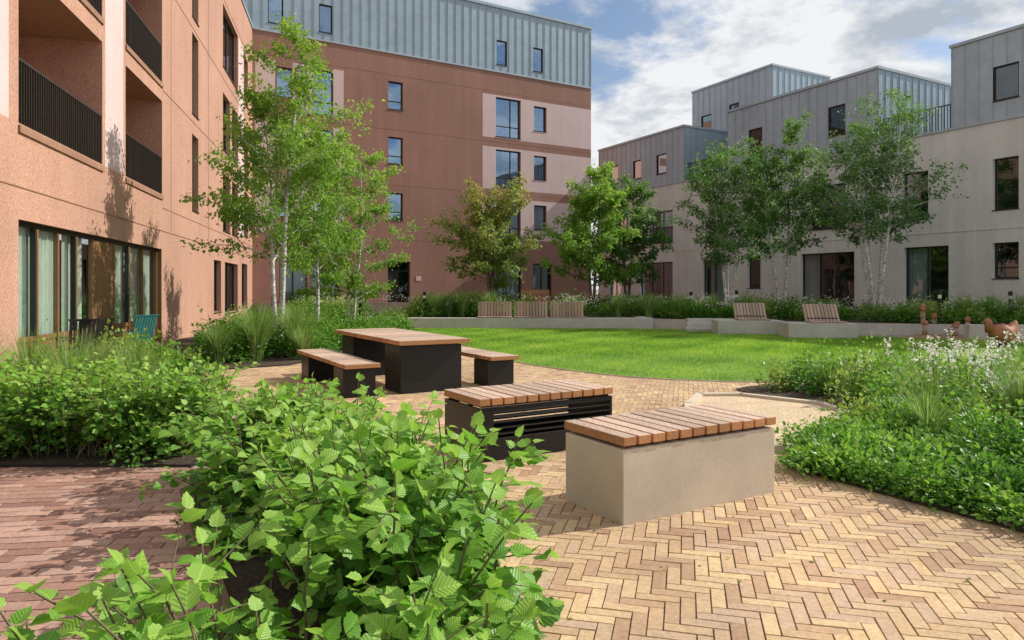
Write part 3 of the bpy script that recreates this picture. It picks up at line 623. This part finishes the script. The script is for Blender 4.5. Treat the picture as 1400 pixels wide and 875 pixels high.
# ------------------------------------------------------------------ plants
def mound(x,y,z,rx,ry,hh,n,ls,bright=0):
    c=(x,y,z)
    a=rng.uniform(0,2*math.pi,n); cz=rng.random(n); sz=np.sqrt(1-cz**2); rr=rng.random(n)**.3
    lump=1+.2*np.sin(3*a+c[0]*7)+.2*np.sin(5*a+cz*6+c[1]*5)
    spike=1+.35*(rng.random(n)<.06)
    dx=np.cos(a)*sz;dy=np.sin(a)*sz
    pos=np.stack([c[0]+dx*rx*rr*lump,c[1]+dy*ry*rr*lump,c[2]+.02+cz*hh*rr*lump*spike],1)
    out=np.stack([dx,dy,cz],1)
    d=out+rng.normal(0,.55,(n,3)); nn=out*.4+rng.normal(0,.4,(n,3))+[0,0,.9]
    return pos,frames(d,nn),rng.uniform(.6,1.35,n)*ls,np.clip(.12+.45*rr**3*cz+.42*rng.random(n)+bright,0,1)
def mounds(name,lst,mat,tv=KITE_V,tf=KITE_F):
    P_=[mound(*l) for l in lst]; return scatter(name,tv,tf,np.vstack([p[0] for p in P_]),np.concatenate([p[1] for p in P_]),np.concatenate([p[2] for p in P_]),np.concatenate([p[3] for p in P_]),mat)
def grass(name,lst,mat,wd=1.0):
    VV=[];RN=[]
    for (x,y,z,rad,hh,n) in lst:
        a=rng.uniform(0,2*math.pi,n); lean=rng.uniform(.1,1.1,n)*rad/hh; L=hh*rng.uniform(.7,1.15,n); b0=rng.uniform(0,.25*rad,n)
        ww=rng.uniform(.004,.008,n)*wd
        ts=np.linspace(0,1,6); blk=[]
        for i,t in enumerate(ts):
            r_=b0+lean*L*t**1.8; zz=L*(t-.32*lean*t**3)
            cxp=x+np.cos(a)*r_; cyp=y+np.sin(a)*r_; w=ww*(1-t*.9)
            p1=np.stack([cxp-np.sin(a)*w,cyp+np.cos(a)*w,z+zz],1); p2=np.stack([cxp+np.sin(a)*w,cyp-np.cos(a)*w,z+zz],1)
            blk+= [p1,p2]
        V=np.stack(blk,1); VV.append(V); RN.append(rng.random(n))
    V=np.concatenate(VV); n=len(V); f=np.array([(2*i,2*i+1,2*i+3,2*i+2) for i in range(5)])
    F=(f[None]+(np.arange(n)*12)[:,None,None]).reshape(-1,4)
    fast_mesh(name,V.reshape(-1,3),F,mat,{'rnd':np.repeat(np.concatenate(RN),12)})
def shrub(name,bases,hh,rad,nst,ls,mat,lean=(0,0),seed=1,twigs=4,sp=.045):
    r=random.Random(seed); e=bpy.data.objects.new(name,None); col.objects.link(e); tp=Part(); pos=[];dr=[];sc=[];rn=[]
    for s in range(nst):
        bx,by=r.choice(bases); bx+=r.gauss(0,rad*.25); by+=r.gauss(0,rad*.25); az=r.uniform(0,2*math.pi); H=hh*r.uniform(.5,1.1)
        o=rad*r.uniform(.1,1.05); pts=[]
        for i in range(8):
            f=i/7; pts.append(Vector((bx+math.cos(az)*o*f**1.3+lean[0]*f*f+r.gauss(0,.008),by+math.sin(az)*o*f**1.3+lean[1]*f*f+r.gauss(0,.008),.03+H*(f-.12*f*f*(o/rad))*1.1)))
        tp.tube(pts,[.006*(1-i/9)+.0015 for i in range(8)],5,m_stem,False)
        lines=[pts[2:]]
        for k in range(twigs):
            i=r.randint(2,6); d=Vector((math.cos(az)+r.gauss(0,.9),math.sin(az)+r.gauss(0,.9),r.uniform(.1,.9))).normalized(); l=r.uniform(.12,.28)
            q=[pts[i]+d*l*t/4+Vector((0,0,-.03*(t/4)**2)) for t in range(5)]; tp.tube(q,[.003,.0028,.0022,.0018,.001],4,m_stem,False); lines.append(q)
        for ln in lines:
            acc=0;side=1
            for a,b in zip(ln[:-1],ln[1:]):
                d=(b-a); l=d.length; t=acc
                while t<l:
                    p=a+d*(t/l); dn=d.normalized(); pr=dn.cross(Vector((r.gauss(0,.3),r.gauss(0,.3),1))).normalized()*side; side=-side
                    ld=pr*1.0+dn*.6+Vector((r.gauss(0,.25),r.gauss(0,.25),r.gauss(-.05,.25)))
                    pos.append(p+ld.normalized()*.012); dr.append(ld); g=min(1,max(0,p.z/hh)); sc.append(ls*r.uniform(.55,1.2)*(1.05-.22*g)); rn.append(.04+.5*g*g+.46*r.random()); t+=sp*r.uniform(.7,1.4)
                acc=t-l
            pos.append(ln[-1]); dr.append((ln[-1]-ln[-2])); sc.append(ls*.6); rn.append(.9)
    tp.obj('stems',e); pos=np.array([tuple(p) for p in pos]); dr=np.array([tuple(p) for p in dr]); n=len(pos)
    nn=rng.normal(0,.45,(n,3))+[0.15,0,1]
    scatter('leaves',LV,LF,pos,frames(dr,nn),np.array(sc),np.array(rn),mat,True,e,{'lu':np.array(lu),'lv':np.array(lv)})
shrub('hornbeam_shrub',[(-.5,2.75),(-.25,2.5),(-.7,3.1),(-.35,3.0)],.78,.42,80,.095,m_leafF,seed=1)
shrub('hornbeam_shrub',[(-.75,3.7),(-1.0,3.4),(-.6,3.5)],.70,.38,60,.09,m_leafF,seed=2)
shrub('hornbeam_shrub',[(-1.2,4.5),(-1.5,4.2),(-1.1,4.9)],.66,.40,60,.082,m_leafF,seed=3)
shrub('hornbeam_shrub',[(-1.7,5.2),(-1.9,4.9),(-1.6,5.5)],.66,.42,60,.082,m_leafF,seed=4)
shrub('hornbeam_shrub',[(-.85,1.8),(-.7,1.65),(-.95,2.0)],.62,.40,34,.088,m_leafF,lean=(-.20,.0),seed=5)
shrub('hornbeam_shrub',[(-.35,1.9),(-.2,2.1)],.52,.3,26,.086,m_leafF,seed=6)
lst=[]
for q in rand_in(bedF,70): lst.append((q[0],q[1],.03,.16,.16,.12,120,.045))
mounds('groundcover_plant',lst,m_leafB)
k=0
for (x,y) in ((-2.95,6.0),(-3.5,5.95),(-4.1,6.0),(-4.8,6.0),(-5.5,6.1),(-3.3,6.6),(-3.9,6.7),(-4.7,6.7)):
    k+=1; shrub('hedge_shrub',[(x,y),(x+.2,y+.15),(x-.2,y)],.68,.38,44,.070,m_leafF,seed=20+k,twigs=4,sp=.045)
lst=[]
for q in rand_in([(-6,5.7),(-2.7,5.7),(-2.8,6.9),(-6,7.4)],70): lst.append((q[0],q[1],.03,.3,.3,.42,260,.05))
mounds('hedge_understorey',lst,m_leafB)
grass('ornamental_grass',[(-4.6,7.3,.03,.5,.95,500),(-5.2,7.5,.03,.5,.95,500),(-5.9,7.5,.03,.5,.95,500),(-4.0,7.4,.03,.45,.85,400),(-4.9,8.2,.03,.5,.85,400)],m_grassO)
for i in range(14):
    x=-7.0+R.random()*2.4; y=8.8+R.random()*3.4
    if not inpoly(np.array([x]),np.array([y]),bedL)[0]: x=-5.9+R.random()*.5
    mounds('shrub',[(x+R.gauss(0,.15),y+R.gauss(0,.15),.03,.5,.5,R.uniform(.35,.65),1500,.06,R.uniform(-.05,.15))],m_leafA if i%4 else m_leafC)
lst=[]
for q in rand_in([(-5.2,12.6),(-4.3,13.1),(-3.8,15),(-3.3,18),(-3.5,22),(-4,25),(-8,25.5),(-8.4,20),(-6.6,15)],80):
    lst.append((q[0],q[1],.03,.5,.5,R.uniform(.35,.8),650,.075,R.uniform(-.1,.15)))
mounds('shrub_border',lst,m_leafA)
grass('ornamental_grass',[(-5.1,13.8,.03,.6,1.1,900),(-4.55,14.6,.03,.6,1.1,900),(-4.2,14.0,.03,.4,.7,400),(-5.6,13.3,.03,.45,.8,400)],m_grassO,1.3)
# right planting
lst=[];lsy=[]
inner=[(2.28,5.6),(2.7,4.75),(3.12,4.0),(3.77,2.85),(4.3,1.8),(8,2),(12,8),(12,12),(8,10.5),(5.4,10.2),(3.9,10.15),(3.3,9.8),(4.35,8.1),(2.95,6.3)]
for q in rand_in(inner,340):
    near=q[1]<8
    dedge=(q[0]-2.2)*.8+(q[1]-5.6)*.35
    hh=min(.44,.19+.12*max(0,dedge))*R.uniform(.65,1.3)
    (lsy if R.random()<.22 and dedge>1 else lst).append((q[0],q[1],.03,.28,.28,hh,560 if near else 300,.05 if near else .065,R.uniform(-.15,.18)))
for i in range(26):
    t=i/25; x=2.25+t*1.5; y=5.6-t*2.75 ; lst.append((x+.14+R.gauss(0,.05),y+R.gauss(0,.04),.02,.2,.2,.14,260,.045,R.uniform(-.05,.2)))
for i in range(30):
    t=R.random(); lst.append((2.55+1.1*t+R.gauss(0,.15),5.75+.7*t+R.gauss(0,.22),.02,.24,.24,R.uniform(.14,.26),320,.045,R.uniform(-.05,.2)))
mounds('groundcover_plant',lst,m_leafB); mounds('groundcover_plant',lsy,m_leafC)
grass('ornamental_grass',[(4.4,7.5,.03,.4,.6,350),(3.7,6.2,.03,.35,.55,300),(5.1,6.9,.03,.45,.75,400),(4.6,5.4,.03,.4,.7,350),(5.0,8.6,.03,.4,.65,350),(6.2,8.6,.03,.5,.7,350),(4.2,9.2,.03,.3,.5,250),(5.9,6.0,.03,.5,.8,400)],m_grassO)
fp=[];e=bpy.data.objects.new('white_flowering_perennial',None); col.objects.link(e); st=Part()
for q in rand_in([(4.2,6.6),(5.5,5.2),(7.5,5.5),(10,8),(10,10.4),(5.6,10.0),(4.4,8.8)],210):
    hh=R.uniform(.55,.92); tx=q[0]+R.gauss(0,.08);ty=q[1]+R.gauss(0,.08)
    st.tube([(q[0],q[1],.03),((q[0]+tx)/2+.01,(q[1]+ty)/2,hh*.55),(tx,ty,hh)],[.004,.003,.002],4,m_stem,False)
    for j in range(26): t=R.random()*.26; fp.append((tx+R.gauss(0,.022),ty+R.gauss(0,.022),hh-t*.8+.03))
fp=np.array(fp); n=len(fp)
st.obj('stems',e); scatter('flowers',KITE_V,KITE_F,fp,frames(rng.normal(0,1,(n,3)),rng.normal(0,1,(n,3))),rng.uniform(.022,.045,n),rng.random(n),m_flower,parent=e)
# back planting on the terrace
lst=[];lst2=[];lsty=[]
for i in range(85):
    x=R.uniform(-9,5.3); y=R.uniform(26.2,30.5)
    if -5.9<x<-3.9 : continue
    (lsty if R.random()<.25 else lst).append((x,y,tz(x,y),.55,.55,R.uniform(.25,.75),480,.10,R.uniform(-.12,.15)))
for i in range(170):
    x=R.uniform(4.6,20); yf=25.6-(x-5)*.42 if x<12 else 22.2-(x-12)*.36
    y=yf+R.uniform(.4,5.5); (lsty if R.random()<.25 else lst2).append((x,y,tz(x,y),.55,.55,R.uniform(.2,.65),480,.095,R.uniform(-.18,.14)))
mounds('shrub_border',lst,m_leafA); mounds('shrub_border',lst2,m_leafA); mounds('shrub_border',lsty,m_leafC)
grass('ornamental_grass',[(-3.0+i*.55,26.4+R.random(),.4,.6,1.0,500) for i in range(5)]+[(4+i*1.1,26.2-i*.3,.4,.5,.9,350) for i in range(5)]+[(14.5+i*.9,22.3,.4,.5,.9,350) for i in range(4)],m_grassO,1.8)
fpp=[]
for i in range(300):
    x=R.uniform(-8.5,18); y=26.2+R.random()*2 if x<6 else 25.0-(x-6)*.42+R.random()*2.5
    z=tz(x,y)+R.uniform(.45,.8)
    for j in range(10): fpp.append((x+R.gauss(0,.1),y+R.gauss(0,.1),z+R.gauss(0,.05)))
fpp=np.array(fpp); n=len(fpp); scatter('white_flowers_border',KITE_V,KITE_F,fpp,frames(rng.normal(0,1,(n,3)),rng.normal(0,1,(n,3))),rng.uniform(.03,.07,n),rng.random(n),m_flower)
q=rand_in([(-.2,3),(6,2),(3,5),(2.4,8),(0,12),(-4,12),(-2,7)],260); n=len(q)
scatter('fallen_leaves',KITE_V,KITE_F,np.column_stack([q,np.full(n,.018)]),frames(np.column_stack([rng.normal(0,1,(n,2)),np.zeros(n)]),np.tile([0,0,1.0],(n,1))+rng.normal(0,.15,(n,3))),rng.uniform(.012,.035,n),rng.random(n),m_leafO)

# ------------------------------------------------------------------ world, sun, camera
az=math.radians(70); el=math.radians(39)
w=bpy.data.worlds.new('World'); scene.world=w; w.use_nodes=True; nt=w.node_tree; nt.nodes.clear(); L=nt.links.new
out=nt.nodes.new('ShaderNodeOutputWorld')
sky=N(nt,'ShaderNodeTexSky'); sky.sky_type='NISHITA'; sky.sun_disc=False; sky.sun_elevation=el; sky.sun_rotation=az; sky.ozone_density=1.5
b1=N(nt,'ShaderNodeBackground',Strength=.12); L(sky.outputs[0],b1.inputs[0])
tc=N(nt,'ShaderNodeTexCoord'); sx=N(nt,'ShaderNodeSeparateXYZ'); L(tc.outputs['Generated'],sx.inputs[0])
ad=N(nt,'ShaderNodeMath',operation='ADD'); L(sx.outputs[2],ad.inputs[0]); ad.inputs[1].default_value=.22
mxx=N(nt,'ShaderNodeMath',operation='MAXIMUM'); L(ad.outputs[0],mxx.inputs[0]); mxx.inputs[1].default_value=.05
dv=N(nt,'ShaderNodeVectorMath',operation='DIVIDE'); L(tc.outputs['Generated'],dv.inputs[0])
cb=N(nt,'ShaderNodeCombineXYZ'); L(mxx.outputs[0],cb.inputs[0]); L(mxx.outputs[0],cb.inputs[1]); cb.inputs[2].default_value=1; L(cb.outputs[0],dv.inputs[1])
mp=N(nt,'ShaderNodeMapping'); mp.inputs['Location'].default_value=(3.3,1.2,0); L(dv.outputs[0],mp.inputs[0])
no=N(nt,'ShaderNodeTexNoise',Scale=1.5,Detail=10,Roughness=.62,Distortion=.2); L(mp.outputs[0],no.inputs['Vector'])
rp=N(nt,'ShaderNodeValToRGB'); rp.color_ramp.elements[0].position=.385; rp.color_ramp.elements[1].position=.475; L(no.outputs['Fac'],rp.inputs[0])
n2=N(nt,'ShaderNodeTexNoise',Scale=3.2,Detail=9,Roughness=.62); L(mp.outputs[0],n2.inputs['Vector'])
r2=N(nt,'ShaderNodeValToRGB'); r2.color_ramp.elements[0].position=.38; r2.color_ramp.elements[1].position=.54
r2.color_ramp.elements[0].color=(.50,.56,.64,1); r2.color_ramp.elements[1].color=(.97,.98,1,1); L(n2.outputs['Fac'],r2.inputs[0])
b2=N(nt,'ShaderNodeBackground',Strength=.92); L(r2.outputs[0],b2.inputs[0])
ms=N(nt,'ShaderNodeMixShader'); L(rp.outputs[0],ms.inputs[0]); L(b1.outputs[0],ms.inputs[1]); L(b2.outputs[0],ms.inputs[2]); L(ms.outputs[0],out.inputs[0])
sd=bpy.data.lights.new('sun','SUN'); sd.energy=5.0; sd.angle=math.radians(.5); sd.color=(1,.95,.86)
so=bpy.data.objects.new('sun',sd); col.objects.link(so)
dirv=Vector((math.sin(az)*math.cos(el),math.cos(az)*math.cos(el),math.sin(el)))
so.rotation_euler=dirv.to_track_quat('Z','Y').to_euler(); so.location=(20,0,30)
cd=bpy.data.cameras.new('camera'); cam=bpy.data.objects.new('camera',cd); col.objects.link(cam)
cam.location=(0,0,1.45); cam.rotation_euler=(math.radians(90),0,0); cd.sensor_width=36; cd.lens=24.43; cd.shift_y=-.0304; cd.clip_end=2000; cd.clip_start=.05
scene.camera=cam
scene.view_settings.view_transform='Standard'; scene.view_settings.look='None'; scene.view_settings.exposure=0
